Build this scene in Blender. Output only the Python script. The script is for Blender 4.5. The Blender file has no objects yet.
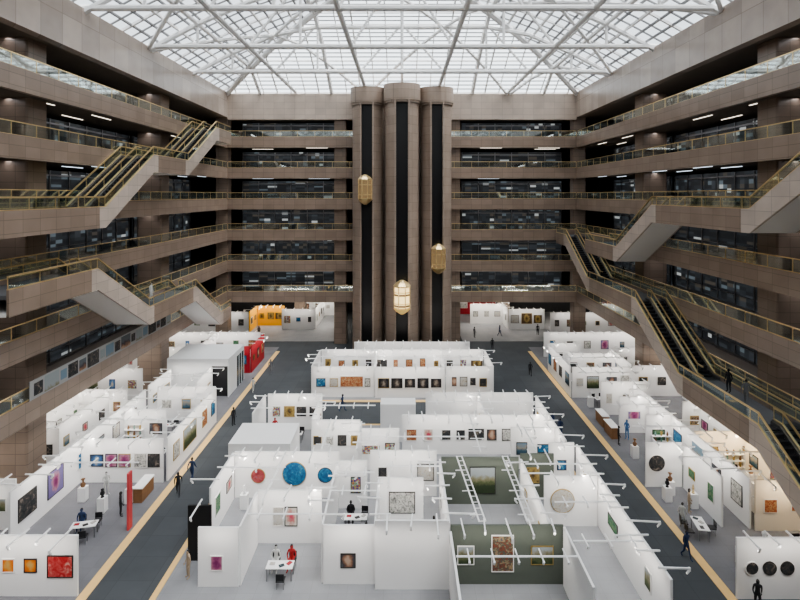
import bpy, bmesh, math, random
from mathutils import Vector, Matrix
random.seed(7)
scene=bpy.context.scene
COL=scene.collection
H=21.7
# ------------------------------------------------------------------ materials
def new_mat(name):
    m=bpy.data.materials.new(name); m.use_nodes=True
    nt=m.node_tree; b=nt.nodes['Principled BSDF']
    return m,nt,b
def pm(name,c,rough=0.6,metal=0.0,em=None,es=0.0,noise=0.0,nscale=3.0,alpha=None):
    m,nt,b=new_mat(name)
    b.inputs['Base Color'].default_value=(*c,1); b.inputs['Roughness'].default_value=rough
    b.inputs['Metallic'].default_value=metal
    if em: 
        b.inputs['Emission Color'].default_value=(*em,1); b.inputs['Emission Strength'].default_value=es
    if noise>0:
        tc=nt.nodes.new('ShaderNodeTexCoord'); n=nt.nodes.new('ShaderNodeTexNoise'); n.inputs['Scale'].default_value=nscale
        n.inputs['Detail'].default_value=5
        mx=nt.nodes.new('ShaderNodeMix'); mx.data_type='RGBA'
        mx.inputs[6].default_value=(*[v*(1-noise) for v in c],1); mx.inputs[7].default_value=(*[min(1,v*(1+noise)) for v in c],1)
        nt.links.new(tc.outputs['Object'],n.inputs['Vector']); nt.links.new(n.outputs['Fac'],mx.inputs[0]); nt.links.new(mx.outputs[2],b.inputs['Base Color'])
    return m
def tile_mat(name,c,mortar,bw,bh,rough=0.45,var=0.12,ms=0.02,axis='v'):
    m,nt,b=new_mat(name)
    g=nt.nodes.new('ShaderNodeNewGeometry'); s=nt.nodes.new('ShaderNodeSeparateXYZ'); cmb=nt.nodes.new('ShaderNodeCombineXYZ')
    nt.links.new(g.outputs['Position'],s.inputs[0])
    if axis=='v':
        a=nt.nodes.new('ShaderNodeMath'); a.operation='ADD'
        nt.links.new(s.outputs[0],a.inputs[0]); nt.links.new(s.outputs[1],a.inputs[1])
        nt.links.new(a.outputs[0],cmb.inputs[0]); nt.links.new(s.outputs[2],cmb.inputs[1])
    else:
        nt.links.new(s.outputs[0],cmb.inputs[0]); nt.links.new(s.outputs[1],cmb.inputs[1])
    br=nt.nodes.new('ShaderNodeTexBrick'); br.offset=0.0
    br.inputs['Scale'].default_value=1.0; br.inputs['Brick Width'].default_value=bw; br.inputs['Row Height'].default_value=bh
    br.inputs['Mortar Size'].default_value=ms
    br.inputs['Color1'].default_value=(*[v*(1-var) for v in c],1); br.inputs['Color2'].default_value=(*[v*(1+var) for v in c],1)
    br.inputs['Mortar'].default_value=(*mortar,1)
    nt.links.new(cmb.outputs[0],br.inputs['Vector'])
    n=nt.nodes.new('ShaderNodeTexNoise'); n.inputs['Scale'].default_value=0.6; n.inputs['Detail'].default_value=6
    nt.links.new(g.outputs['Position'],n.inputs['Vector'])
    mr=nt.nodes.new('ShaderNodeMapRange'); mr.inputs[3].default_value=0.8; mr.inputs[4].default_value=1.2
    nt.links.new(n.outputs['Fac'],mr.inputs[0])
    mx=nt.nodes.new('ShaderNodeVectorMath'); mx.operation='SCALE'
    nt.links.new(br.outputs['Color'],mx.inputs[0]); nt.links.new(mr.outputs[0],mx.inputs['Scale'])
    nt.links.new(mx.outputs[0],b.inputs['Base Color'])
    b.inputs['Roughness'].default_value=rough
    return m
STONE=tile_mat('stone_cladding',(0.29,0.222,0.178),(0.18,0.14,0.11),1.5,0.78,0.30,0.09)
STONE_F=tile_mat('polished_fascia',(0.45,0.38,0.33),(0.26,0.22,0.19),2.4,4.4,0.22,0.14)
STONE_L=tile_mat('stone_light',(0.52,0.44,0.38),(0.36,0.30,0.26),1.5,0.9,0.35,0.07)
STONE_T=tile_mat('stone_tower',(0.33,0.262,0.215),(0.21,0.165,0.135),3.0,1.15,0.35,0.06)
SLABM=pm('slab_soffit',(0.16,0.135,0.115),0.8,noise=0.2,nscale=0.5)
DARK=pm('dark_interior',(0.05,0.05,0.055),0.5,noise=0.2)
BLACK=pm('black_matte',(0.012,0.012,0.014),0.5)
BLACKGL=pm('black_glass',(0.006,0.006,0.008),0.35)
TEALGL=pm('teal_dark_glass',(0.03,0.05,0.06),0.15)
WHITE=pm('white_panel',(0.82,0.815,0.81),0.7,noise=0.02,nscale=0.8)
PALEG=pm('pale_grey_panel',(0.72,0.73,0.74),0.7)
CREAM=pm('cream_panel',(0.80,0.73,0.62),0.7)
WHITEP=pm('white_paint_steel',(0.9,0.9,0.9),0.45)
SOFF=pm('white_soffit',(0.92,0.90,0.87),0.7)
GREEN=pm('grey_green_panel',(0.105,0.12,0.10),0.8,noise=0.04)
REDP=pm('red_panel',(0.35,0.015,0.025),0.6)
PINKR=pm('coral_red_panel',(0.60,0.08,0.09),0.6)
ORANGE=pm('orange_panel',(0.85,0.42,0.03),0.7)
GOLD=pm('brass',(0.85,0.66,0.36),0.3,0.75)
GOLD_GLOW=pm('brass_painted_glow',(0.85,0.62,0.22),0.3,0.6,(1.0,0.68,0.25),0.35)  # brass with a glow painted in by emission, the bowl is no lamp
STEEL=pm('dull_steel',(0.28,0.28,0.29),0.35,0.9)
STEP=pm('escalator_step',(0.05,0.05,0.055),0.5,0.5)
CARPET=tile_mat('aisle_carpet',(0.062,0.069,0.077),(0.048,0.054,0.06),2.0,2.0,0.85,0.08,0.02,'h')
BOOTHF=tile_mat('booth_floor_light',(0.26,0.265,0.28),(0.22,0.225,0.24),1.0,1.0,0.6,0.03,0.01,'h')
BOOTHG=tile_mat('booth_floor_grey',(0.165,0.165,0.18),(0.14,0.14,0.15),1.0,1.0,0.7,0.05,0.01,'h')
YELLOW=pm('wood_edge',(0.78,0.52,0.22),0.6,noise=0.08)
WOOD=pm('brown_wood',(0.25,0.13,0.06),0.5,noise=0.2,nscale=6)
FRAMEB=pm('black_frame',(0.02,0.018,0.016),0.4)
FRAMEW=pm('white_frame',(0.75,0.74,0.72),0.5)
FRAMEG=pm('gilt_frame',(0.45,0.32,0.12),0.4,0.7)
LAMP=pm('lamp_glow',(1,1,1),0.5,0,(1.0,0.9,0.75),1.6)
LAMPB=pm('cool_tube',(1,1,1),0.5,0,(0.75,0.88,1.0),1.4)
LENS=pm('spot_lens',(1,1,1),0.5,0,(1.0,0.93,0.8),4.0)
CABL=pm('cab_lamp',(0.8,0.6,0.3),0.5,0,(1.0,0.75,0.35),1.3)
SKYF=pm('roof_steel',(0.88,0.875,0.87),0.5)
BAR=pm('glazing_bar',(0.25,0.25,0.255),0.5)
def glass_mat(name,tint,mixf,rough=0.03):
    m=bpy.data.materials.new(name); m.use_nodes=True; nt=m.node_tree; nt.nodes.clear()
    o=nt.nodes.new('ShaderNodeOutputMaterial'); t=nt.nodes.new('ShaderNodeBsdfTransparent'); g=nt.nodes.new('ShaderNodeBsdfGlossy')
    t.inputs[0].default_value=(*tint,1); g.inputs['Roughness'].default_value=rough; g.inputs[0].default_value=(0.95,1,0.98,1)
    mx=nt.nodes.new('ShaderNodeMixShader'); mx.inputs[0].default_value=mixf
    nt.links.new(t.outputs[0],mx.inputs[1]); nt.links.new(g.outputs[0],mx.inputs[2]); nt.links.new(mx.outputs[0],o.inputs[0])
    return m
GLASS=glass_mat('railing_glass',(0.90,0.95,0.94),0.2)
SKYG=glass_mat('skylight_glass',(0.95,0.975,0.99),0.03)
SKYG2=glass_mat('skylight_glass_dim_tint',(0.58,0.595,0.61),0.04)  # darker tint puts the sides' dimmer light into the glass colour
def glow_display_mat(name,seedv,strength,scale=(0.9,1.3)):
    m,nt,b=new_mat(name)
    g=nt.nodes.new('ShaderNodeNewGeometry'); s=nt.nodes.new('ShaderNodeSeparateXYZ'); a=nt.nodes.new('ShaderNodeMath'); a.operation='ADD'
    nt.links.new(g.outputs['Position'],s.inputs[0]); nt.links.new(s.outputs[0],a.inputs[0]); nt.links.new(s.outputs[1],a.inputs[1])
    c=nt.nodes.new('ShaderNodeCombineXYZ'); nt.links.new(a.outputs[0],c.inputs[0]); nt.links.new(s.outputs[2],c.inputs[1]); c.inputs[2].default_value=seedv
    mp=nt.nodes.new('ShaderNodeMapping'); mp.inputs['Scale'].default_value=(scale[0],scale[1],1); nt.links.new(c.outputs[0],mp.inputs[0])
    fl=nt.nodes.new('ShaderNodeVectorMath'); fl.operation='FLOOR'; nt.links.new(mp.outputs[0],fl.inputs[0])
    wn=nt.nodes.new('ShaderNodeTexWhiteNoise'); wn.noise_dimensions='3D'; nt.links.new(fl.outputs[0],wn.inputs['Vector'])
    cr=nt.nodes.new('ShaderNodeValToRGB'); e=cr.color_ramp; e.interpolation='CONSTANT'
    e.elements[0].position=0; e.elements[0].color=(0.018,0.02,0.023,1)
    e.elements[1].position=0.45; e.elements[1].color=(0.028,0.033,0.038,1)
    for p,col in ((0.72,(0.045,0.052,0.06)),(0.85,(0.075,0.068,0.058)),(0.92,(0.12,0.15,0.17)),(0.97,(0.45,0.48,0.48))):
        x=e.elements.new(p); x.color=(*col,1)
    nt.links.new(wn.outputs[0],cr.inputs[0]); nt.links.new(cr.outputs[0],b.inputs['Base Color']); nt.links.new(cr.outputs[0],b.inputs['Emission Color'])
    b.inputs['Emission Strength'].default_value=strength; b.inputs['Roughness'].default_value=0.5  # cells emit their own colour, lit shop interior painted in
    return m
DISP=[glow_display_mat('glow_display_a',1.0,0.5,(1.1,3.1)),glow_display_mat('glow_display_b',7.3,0.4,(0.7,4.2)),glow_display_mat('glow_display_c',3.1,0.5,(1.6,2.6))]
def art_mat(name,cols,kind='noise',scale=3.0):
    m,nt,b=new_mat(name)
    tc=nt.nodes.new('ShaderNodeTexCoord'); oi=nt.nodes.new('ShaderNodeObjectInfo')
    ml=nt.nodes.new('ShaderNodeMath'); ml.operation='MULTIPLY'; ml.inputs[1].default_value=37.0
    nt.links.new(oi.outputs['Random'],ml.inputs[0])
    ad=nt.nodes.new('ShaderNodeVectorMath'); ad.operation='ADD'
    nt.links.new(tc.outputs['Object'],ad.inputs[0]); nt.links.new(ml.outputs[0],ad.inputs[1])
    cr=nt.nodes.new('ShaderNodeValToRGB'); e=cr.color_ramp
    n=len(cols)
    lo,hi=(0.28,0.72)
    if kind in('fig','band'): lo,hi=(0.12,0.85)
    cols=[tuple(v*0.85 for v in c_) for c_ in cols]
    e.elements[0].position=lo; e.elements[0].color=(*cols[0],1); e.elements[1].position=hi; e.elements[1].color=(*cols[-1],1)
    for i in range(1,n-1):
        x=e.elements.new(lo+(hi-lo)*i/(n-1)); x.color=(*cols[i],1)
    if kind in('fig','band'):
        t=nt.nodes.new('ShaderNodeTexNoise'); t.inputs['Scale'].default_value=scale; t.inputs['Detail'].default_value=4
        nt.links.new(ad.outputs[0],t.inputs['Vector'])
        sb=nt.nodes.new('ShaderNodeMath'); sb.operation='SUBTRACT'; sb.inputs[1].default_value=0.5; nt.links.new(t.outputs['Fac'],sb.inputs[0])
        mp=nt.nodes.new('ShaderNodeMapping'); mp.inputs['Scale'].default_value=(1.7,0.0,1.1) if kind=='fig' else (0.0,0.0,0.9); nt.links.new(tc.outputs['Object'],mp.inputs[0])
        if kind=='fig':
            ln=nt.nodes.new('ShaderNodeVectorMath'); ln.operation='LENGTH'; nt.links.new(mp.outputs[0],ln.inputs[0]); src=ln.outputs['Value']; k=0.8
        else:
            sp=nt.nodes.new('ShaderNodeSeparateXYZ'); nt.links.new(mp.outputs[0],sp.inputs[0]); a5=nt.nodes.new('ShaderNodeMath'); a5.operation='ADD'; a5.inputs[1].default_value=0.5; nt.links.new(sp.outputs[2],a5.inputs[0]); src=a5.outputs[0]; k=0.6
        mm=nt.nodes.new('ShaderNodeMath'); mm.operation='MULTIPLY_ADD'; mm.inputs[1].default_value=k; nt.links.new(sb.outputs[0],mm.inputs[0]); nt.links.new(src,mm.inputs[2])
        nt.links.new(mm.outputs[0],cr.inputs[0])
    else:
        if kind=='noise':
            t=nt.nodes.new('ShaderNodeTexNoise'); t.inputs['Scale'].default_value=scale; t.inputs['Detail'].default_value=5; t.inputs['Distortion'].default_value=1.2; out=t.outputs['Fac']
        elif kind=='vor':
            t=nt.nodes.new('ShaderNodeTexVoronoi'); t.inputs['Scale'].default_value=scale; out=t.outputs['Distance']
        else:
            t=nt.nodes.new('ShaderNodeTexWave'); t.inputs['Scale'].default_value=scale; t.inputs['Distortion'].default_value=6; t.inputs['Detail'].default_value=3; out=t.outputs['Fac']
        nt.links.new(ad.outputs[0],t.inputs['Vector']); nt.links.new(out,cr.inputs[0])
    nt.links.new(cr.outputs[0],b.inputs['Base Color'])
    b.inputs['Roughness'].default_value=0.7
    return m
ARTS={
 'ink':(art_mat('art_ink',[(0.03,0.03,0.03),(0.35,0.35,0.33),(0.62,0.61,0.57),(0.65,0.64,0.6)],'noise',5),'monochrome ink painting'),
 'blue':(art_mat('art_blue',[(0.01,0.04,0.15),(0.015,0.12,0.28),(0.05,0.22,0.36),(0.25,0.42,0.46)],'noise',3),'abstract canvas in blues'),
 'disc':(art_mat('art_disc',[(0.01,0.06,0.16),(0.01,0.10,0.24),(0.02,0.17,0.32),(0.12,0.30,0.38)],'noise',3),'deep blue speckled panel'),
 'discred':(art_mat('art_disc_red',[(0.2,0.02,0.03),(0.3,0.04,0.05),(0.42,0.09,0.08),(0.15,0.12,0.2)],'noise',3),'dark red speckled panel'),
 'land':(art_mat('art_land',[(0.03,0.05,0.02),(0.10,0.12,0.05),(0.25,0.23,0.15),(0.34,0.38,0.39)],'band',4),'green and brown landscape'),
 'sea':(art_mat('art_sea',[(0.02,0.05,0.09),(0.05,0.12,0.17),(0.34,0.3,0.25),(0.2,0.3,0.38)],'band',3),'seascape canvas'),
 'warm':(art_mat('art_warm',[(0.12,0.02,0.02),(0.36,0.10,0.04),(0.45,0.26,0.12),(0.52,0.43,0.33)],'noise',6),'canvas in reds and ochres'),
 'figures':(art_mat('art_figures',[(0.02,0.05,0.05),(0.25,0.06,0.03),(0.06,0.10,0.08),(0.42,0.28,0.15),(0.05,0.08,0.12)],'noise',4.5),'multicoloured upright figure painting'),
 'red':(art_mat('art_red',[(0.45,0.01,0.02),(0.5,0.03,0.03),(0.58,0.10,0.09),(0.65,0.35,0.3)],'noise',3),'bright red abstract canvas'),
 'dark':(art_mat('art_dark',[(0.01,0.01,0.015),(0.03,0.035,0.04),(0.07,0.06,0.055),(0.3,0.26,0.22)],'noise',3),'dark toned painting'),
 'black':(art_mat('art_black',[(0.35,0.3,0.25),(0.10,0.08,0.07),(0.015,0.015,0.018),(0.01,0.01,0.012)],'fig',5),'black panel with small central image'),
 'portrait':(art_mat('art_portrait',[(0.5,0.36,0.27),(0.3,0.16,0.1),(0.06,0.05,0.06),(0.12,0.14,0.16)],'fig',3),'dark painting with pale centre'),
 'bloom':(art_mat('art_bloom',[(0.5,0.06,0.1),(0.5,0.28,0.24),(0.6,0.56,0.5),(0.62,0.61,0.58)],'fig',5),'red blossom painting'),
 'bluefig':(art_mat('art_bluefig',[(0.6,0.55,0.45),(0.08,0.2,0.4),(0.03,0.08,0.2),(0.02,0.04,0.08)],'fig',4),'deep blue painting'),
 'multi':(art_mat('art_multi',[(0.05,0.1,0.3),(0.45,0.05,0.09),(0.5,0.38,0.09),(0.08,0.26,0.2),(0.6,0.6,0.6)],'vor',5),'multicoloured abstract canvas'),
 'pink':(art_mat('art_pink',[(0.2,0.02,0.12),(0.35,0.08,0.2),(0.5,0.26,0.32),(0.22,0.18,0.38)],'fig',4),'pink and violet canvas'),
 'pale':(art_mat('art_pale',[(0.3,0.26,0.21),(0.5,0.47,0.41),(0.56,0.54,0.51),(0.35,0.4,0.45)],'noise',4),'pale muted drawing'),
 'gold':(art_mat('art_gold',[(0.08,0.05,0.02),(0.3,0.2,0.06),(0.42,0.31,0.11),(0.13,0.08,0.04)],'fig',6),'gold and brown painting'),
 'green':(art_mat('art_green',[(0.01,0.07,0.035),(0.04,0.17,0.09),(0.18,0.27,0.13),(0.1,0.15,0.25)],'noise',4),'green patterned canvas'),
 'orange':(art_mat('art_orange',[(0.6,0.38,0.12),(0.7,0.22,0.02),(0.6,0.12,0.02),(0.35,0.05,0.03)],'fig',3),'orange canvas'),
}
AK=['ink','blue','land','sea','warm','dark','portrait','bloom','bluefig','multi','pale','gold','green','portrait','dark','ink','pale','pink','sea','figures','dark']
# ------------------------------------------------------------------ mesh helpers
class MB:
    def __init__(s): s.v=[];s.f=[];s.m=[]
    def quad(s,pts,mi=0):
        n=len(s.v); s.v+= [tuple(p) for p in pts]; s.f.append(tuple(range(n,n+len(pts)))); s.m.append(mi)
    def hexa(s,p,mi=0):
        n=len(s.v); s.v+=[tuple(q) for q in p]
        for f in ((0,3,2,1),(4,5,6,7),(0,1,5,4),(1,2,6,5),(2,3,7,6),(3,0,4,7)):
            s.f.append(tuple(n+i for i in f)); s.m.append(mi)
    def box(s,x0,x1,y0,y1,z0,z1,mi=0):
        s.hexa([(x0,y0,z0),(x1,y0,z0),(x1,y1,z0),(x0,y1,z0),(x0,y0,z1),(x1,y0,z1),(x1,y1,z1),(x0,y1,z1)],mi)
    def cyl(s,cx,cy,z0,z1,r0,r1=None,n=12,mi=0,a0=0):
        if r1 is None:r1=r0
        b=len(s.v)
        for z,r in((z0,r0),(z1,r1)):
            for i in range(n):
                a=a0+2*math.pi*i/n; s.v.append((cx+r*math.cos(a),cy+r*math.sin(a),z))
        for i in range(n):
            j=(i+1)%n; s.f.append((b+i,b+j,b+n+j,b+n+i)); s.m.append(mi)
        s.f.append(tuple(b+i for i in reversed(range(n)))); s.m.append(mi)
        s.f.append(tuple(b+n+i for i in range(n))); s.m.append(mi)
    def tube(s,p,q,r,n=6,mi=0,r1=None):
        p=Vector(p);q=Vector(q);d=(q-p)
        if d.length<1e-6:return
        d.normalize(); up=Vector((0,0,1)) if abs(d.z)<0.9 else Vector((1,0,0))
        a=d.cross(up).normalized(); c=d.cross(a)
        b=len(s.v)
        if r1 is None:r1=r
        for o,rr in((p,r),(q,r1)):
            for i in range(n):
                t=2*math.pi*(i+0.5)/n; w=o+a*(rr*math.cos(t))+c*(rr*math.sin(t)); s.v.append(tuple(w))
        for i in range(n):
            j=(i+1)%n; s.f.append((b+i,b+j,b+n+j,b+n+i)); s.m.append(mi)
        s.f.append(tuple(b+i for i in reversed(range(n)))); s.m.append(mi)
        s.f.append(tuple(b+n+i for i in range(n))); s.m.append(mi)
    def strip(s,pts,x0,x1,a,b,mi=0):
        base=len(s.v)
        for (y,z) in pts:
            s.v+=[(x0,y,z+a),(x1,y,z+a),(x1,y,z+b),(x0,y,z+b)]
        n=len(pts)
        for i in range(n-1):
            p=base+4*i; q=p+4
            for j in range(4):
                k=(j+1)%4; s.f.append((p+j,p+k,q+k,q+j)); s.m.append(mi)
        s.f.append((base,base+1,base+2,base+3)); s.m.append(mi)
        e=base+4*(n-1); s.f.append((e,e+3,e+2,e+1)); s.m.append(mi)
    def poly_prism(s,poly,z0,z1,mi=0):
        n=len(poly); b=len(s.v)
        for z in(z0,z1):
            for x,y in poly: s.v.append((x,y,z))
        for i in range(n):
            j=(i+1)%n; s.f.append((b+i,b+j,b+n+j,b+n+i)); s.m.append(mi)
        s.f.append(tuple(b+i for i in reversed(range(n)))); s.m.append(mi)
        s.f.append(tuple(b+n+i for i in range(n))); s.m.append(mi)
    def mesh(s,name,mats,smooth=False):
        me=bpy.data.meshes.new(name); me.from_pydata(s.v,[],s.f)
        if not isinstance(mats,(list,tuple)): mats=[mats]
        for m in mats: me.materials.append(m)
        for p,mi in zip(me.polygons,s.m): p.material_index=mi; p.use_smooth=smooth
        bm=bmesh.new(); bm.from_mesh(me); bmesh.ops.recalc_face_normals(bm,faces=bm.faces[:]); bm.to_mesh(me); bm.free()
        me.update(); return me
    def obj(s,name,mats,loc=(0,0,0),parent=None,smooth=False):
        return place(s.mesh(name,mats,smooth),name,loc,parent)
def place(me,name,loc=(0,0,0),parent=None,rot=0):
    o=bpy.data.objects.new(name,me); COL.objects.link(o); o.location=loc; o.rotation_euler=(0,0,rot)
    if parent: o.parent=parent
    return o
def top(o,label,cat,group=None,kind=None):
    o['label']=label; o['category']=cat
    if group:o['group']=group
    if kind:o['kind']=kind
    return o
def struct(o,label,cat='building part'):
    o['kind']='structure'; o['label']=label; o['category']=cat; return o
def dup(root,loc,rot=0,mats=None):
    r=root.copy(); COL.objects.link(r); r.location=loc; r.rotation_euler=(0,0,rot)
    def rec(src,dst):
        for c in src.children:
            k=c.copy(); COL.objects.link(k); k.parent=dst; rec(c,k)
    rec(root,r); return r
def bx(name,x0,x1,y0,y1,z0,z1,mat):
    cx,cy=(x0+x1)/2,(y0+y1)/2
    m=MB(); m.box(x0-cx,x1-cx,y0-cy,y1-cy,0,z1-z0); return m.obj(name,mat,(cx,cy,z0))

# ------------------------------------------------------------------ shell
YB=77.0; XS=25.2; XO=40.0; YO=100.0; YF=-12.0
struct(bx('floor',-XO,XO,YF,YO,-0.3,0.0,CARPET),'dark blue-grey carpeted hall floor','floor')
struct(bx('wall_left',-XO-0.4,-XO,YF,YO,0,33,DARK),'dark outer wall behind the galleries','wall')
struct(bx('wall_right',XO,XO+0.4,YF,YO,0,33,DARK),'dark outer wall behind the galleries','wall')
struct(bx('wall_back',-XO,XO,YO,YO+0.4,0,33,DARK),'dark outer wall at the end of the hall','wall')
struct(bx('wall_front',-XO,XO,YF-0.4,YF,0,36.5,STONE),'unseen brown stone wall added to block light behind the camera','wall')  # unseen wall behind the camera, added to stop light flooding in
def lev(k): return 6.2+4.47*k
def zf(k): return lev(k)+0.9
struct(bx('trim_1',-XS-0.8,-XS,YF,YB+0.8,32.9,36.5,STONE_F),'polished pale stone fascia below the skylight','fascia')
struct(bx('trim_2',XS,XS+0.8,YF,YB+0.8,32.9,36.5,STONE_F),'polished pale stone fascia below the skylight','fascia')
struct(bx('trim_3',-XS,XS,YB,YB+0.8,32.6,36.3,STONE_L),'pale stone fascia below the skylight','fascia')
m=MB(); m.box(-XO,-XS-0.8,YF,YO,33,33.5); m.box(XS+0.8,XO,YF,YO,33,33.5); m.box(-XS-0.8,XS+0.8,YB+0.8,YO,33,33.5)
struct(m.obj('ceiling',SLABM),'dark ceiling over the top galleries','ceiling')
def gallery(k,side):
    z=lev(k); r=bpy.data.objects.new('gallery_balcony',None); COL.objects.link(r)
    top(r,'stone-clad gallery balcony with glass and brass railing','balcony','atrium gallery balconies')
    slab=MB();band=MB();gl=MB();hr=MB();L=[]
    if side=='B':
        r.location=(0,YB,z)
        x0,x1=-XS,XS
        slab.box(-XS,XS,0.35,YO-YB,0.15,0.9)
        band.box(x0,x1,0,0.35,0,1.55)
        gl.box(x0,x1,0.14,0.17,1.55,2.4); hr.box(x0,x1,0.11,0.20,2.4,2.47); hr.box(x0,x1,0.1,0.21,1.55,1.6)
        n=20
        for i in range(n+1):
            x=x0+(x1-x0)*i/n; hr.box(x-0.02,x+0.02,0.13,0.18,1.58,2.4)
        for yy in (2.0,4.2):
            for i in range(6):
                x=-XS+4+i*8.6
                if (i+k+int(yy))%3!=1: L.append((x-1.6,x+1.6,yy,yy+0.1))
    else:
        sg=-1 if side=='L' else 1
        r.location=(sg*XS,0,z)
        X=lambda a,b:(min(sg*a,sg*b),max(sg*a,sg*b))
        a,b=X(0.35,XO-XS); slab.box(a,b,YF,YO,0.15,0.9)
        a,b=X(0,0.35); band.box(a,b,YF,YB,0,1.55)
        a,b=X(0.14,0.17); gl.box(a,b,YF,YB,1.55,2.4)
        a,b=X(0.11,0.20); hr.box(a,b,YF,YB,2.4,2.47)
        a,b=X(0.1,0.21); hr.box(a,b,YF,YB,1.55,1.6)
        a,b=X(0.13,0.18)
        y=YF+1
        while y<YB: hr.box(a,b,y-0.02,y+0.02,1.58,2.4); y+=2.4
        for xx in (1.8,4.4):
            for i in range(7):
                y=24+i*8
                if (i+k+int(xx))%3!=1:
                    a,b=X(xx,xx+0.08); L.append((a,b,y-1.5,y+1.5))
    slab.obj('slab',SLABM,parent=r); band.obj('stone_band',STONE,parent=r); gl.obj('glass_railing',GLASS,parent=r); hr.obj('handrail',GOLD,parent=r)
    for a in L:
        lt=MB(); lt.box(*a,0.09,0.145); lt.obj('ceiling_light',LAMPB if (k+len(side)+ord(side))%2 else LAMP,parent=r)
for k in range(6):
    for s in 'LRB': gallery(k,s)
def shopfront(k,side,a0,a1,dist,mi):
    z=zf(k)+0.01; hh=3.3
    L=a1-a0; f=MB(); g=MB()
    n=max(2,int(L/2.4))
    for i in range(n+1):
        x=-L/2+L*i/n; f.box(x-0.05,x+0.05,-0.06,0.06,0,hh)
    f.box(-L/2,L/2,-0.06,0.06,0,0.2); f.box(-L/2,L/2,-0.06,0.06,hh-0.5,hh-0.35); f.box(-L/2,L/2,-0.05,0.05,1.05,1.12)
    g.box(-L/2,L/2,0.1,0.2,0.0,hh)
    fo=f.mesh('shopfront',[STEEL]); go=g.mesh('glow_window_display',[DISP[mi%3]])
    if side=='B': loc=((a0+a1)/2,YB+dist,z); rot=0
    elif side=='L': loc=(-XS-dist,(a0+a1)/2,z); rot=math.pi/2
    else: loc=(XS+dist,(a0+a1)/2,z); rot=-math.pi/2
    r=place(fo,'shopfront',loc,None,rot); place(go,'glow_window_display',(0,0,0),r)
    top(r,'steel-framed shopfront with painted dim-glow window display on a gallery','shopfront','gallery shopfronts')
for k in range(6):
    for (a,b) in ((-24.5,-9.6),(9.2,24.5)): shopfront(k,'B',a,b,5.0,k+int(a<0))
    for (a,b) in ((24,42),(43,59),(60,76)):
        shopfront(k,'L',a,b,5.0,k+int(a)); shopfront(k,'R',a,b,5.0,k+1+int(a))
def column(x,y,w,d,h0=0,h1=33):
    m=MB(); ww,dd=w/2,d/2; c=0.12
    m.poly_prism([(-ww+c,-dd),(ww-c,-dd),(ww,-dd+c),(ww,dd-c),(ww-c,dd),(-ww+c,dd),(-ww,dd-c),(-ww,-dd+c)],h0,h1)
    top(m.obj('column',STONE,(x,y,0)),'tall square brown stone column rising through the galleries','column','stone columns')
for x in(-28.2,28.2):
    for y in(18,39.3,60.5): column(x,y,2.7,2.2)
for x in(-26.3,-9.0,7.6,25.9): column(x,YB+1.6,1.8,1.8)
for x in(-17.5,17.5): column(x,92,1.8,1.8)

# ------------------------------------------------------------------ elevator tower
def shaft(cx,cy,R,hcap,zt,sw):
    r=bpy.data.objects.new('elevator_shaft',None); COL.objects.link(r); r.location=(cx,cy,0)
    top(r,'rounded stone elevator shaft with black slot and drum cap','elevator shaft','elevator shafts')
    m=MB()
    dl=math.asin(sw/R); N=10
    for sgn in(-1,1):
        poly=[]
        for i in range(N+1):
            a=dl+(math.pi/2-dl)*i/N
            poly.append((sgn*R*math.sin(a),-R*math.cos(a)))
        poly+= [(sgn*R,1.2),(sgn*sw,1.2)]
        m.poly_prism(poly,0,hcap)
        m.box(min(sgn*sw,sgn*(sw+0.22)),max(sgn*sw,sgn*(sw+0.22)),-R-0.22,-R+0.5,0,hcap)
    m.obj('stone_pier',STONE_T,parent=r)
    g=MB(); g.box(-sw,sw,-R+0.5,-R+0.6,0,hcap); g.obj('dark_slot',BLACKGL,parent=r)
    g=MB(); g.box(-sw+0.02,-sw+0.1,-R+0.4,-R+0.5,0,hcap); g.box(sw-0.1,sw-0.02,-R+0.4,-R+0.5,0,hcap)
    g.obj('guide_rail',BLACK,parent=r)
    c=MB(); Rc=R+0.24
    pts=[]
    for i in range(17):
        t=math.pi+math.pi*i/16; pts.append((Rc*math.cos(t),-0.55+(Rc-0.55)*math.sin(t)))
    c.poly_prism([(-Rc,1.3)]+pts+[(Rc,1.3)],hcap,zt); 
    c.poly_prism([(x*0.95,y*0.95) for x,y in [(-Rc,1.3)]+pts+[(Rc,1.3)]],hcap-0.3,hcap)
    c.obj('drum_cap',STONE_T,parent=r)
shaft(-4.75,74.2,2.12,34.3,36.4,0.72); shaft(4.75,74.2,2.12,34.3,36.4,0.72); shaft(0,72.4,2.25,34.3,36.5,0.78)
m=MB(); m.box(-7.0,7.0,75.45,76.9,0,36.2); struct(m.obj('wall_core',STONE_T),'stone wall behind the elevator shafts','wall')
CABD=pm('cab_glass_glow',(0.10,0.07,0.035),0.1,0.2,(1.0,0.68,0.35),0.16)  # faint warm emission painted into the glass so cabs look slightly lit
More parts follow.
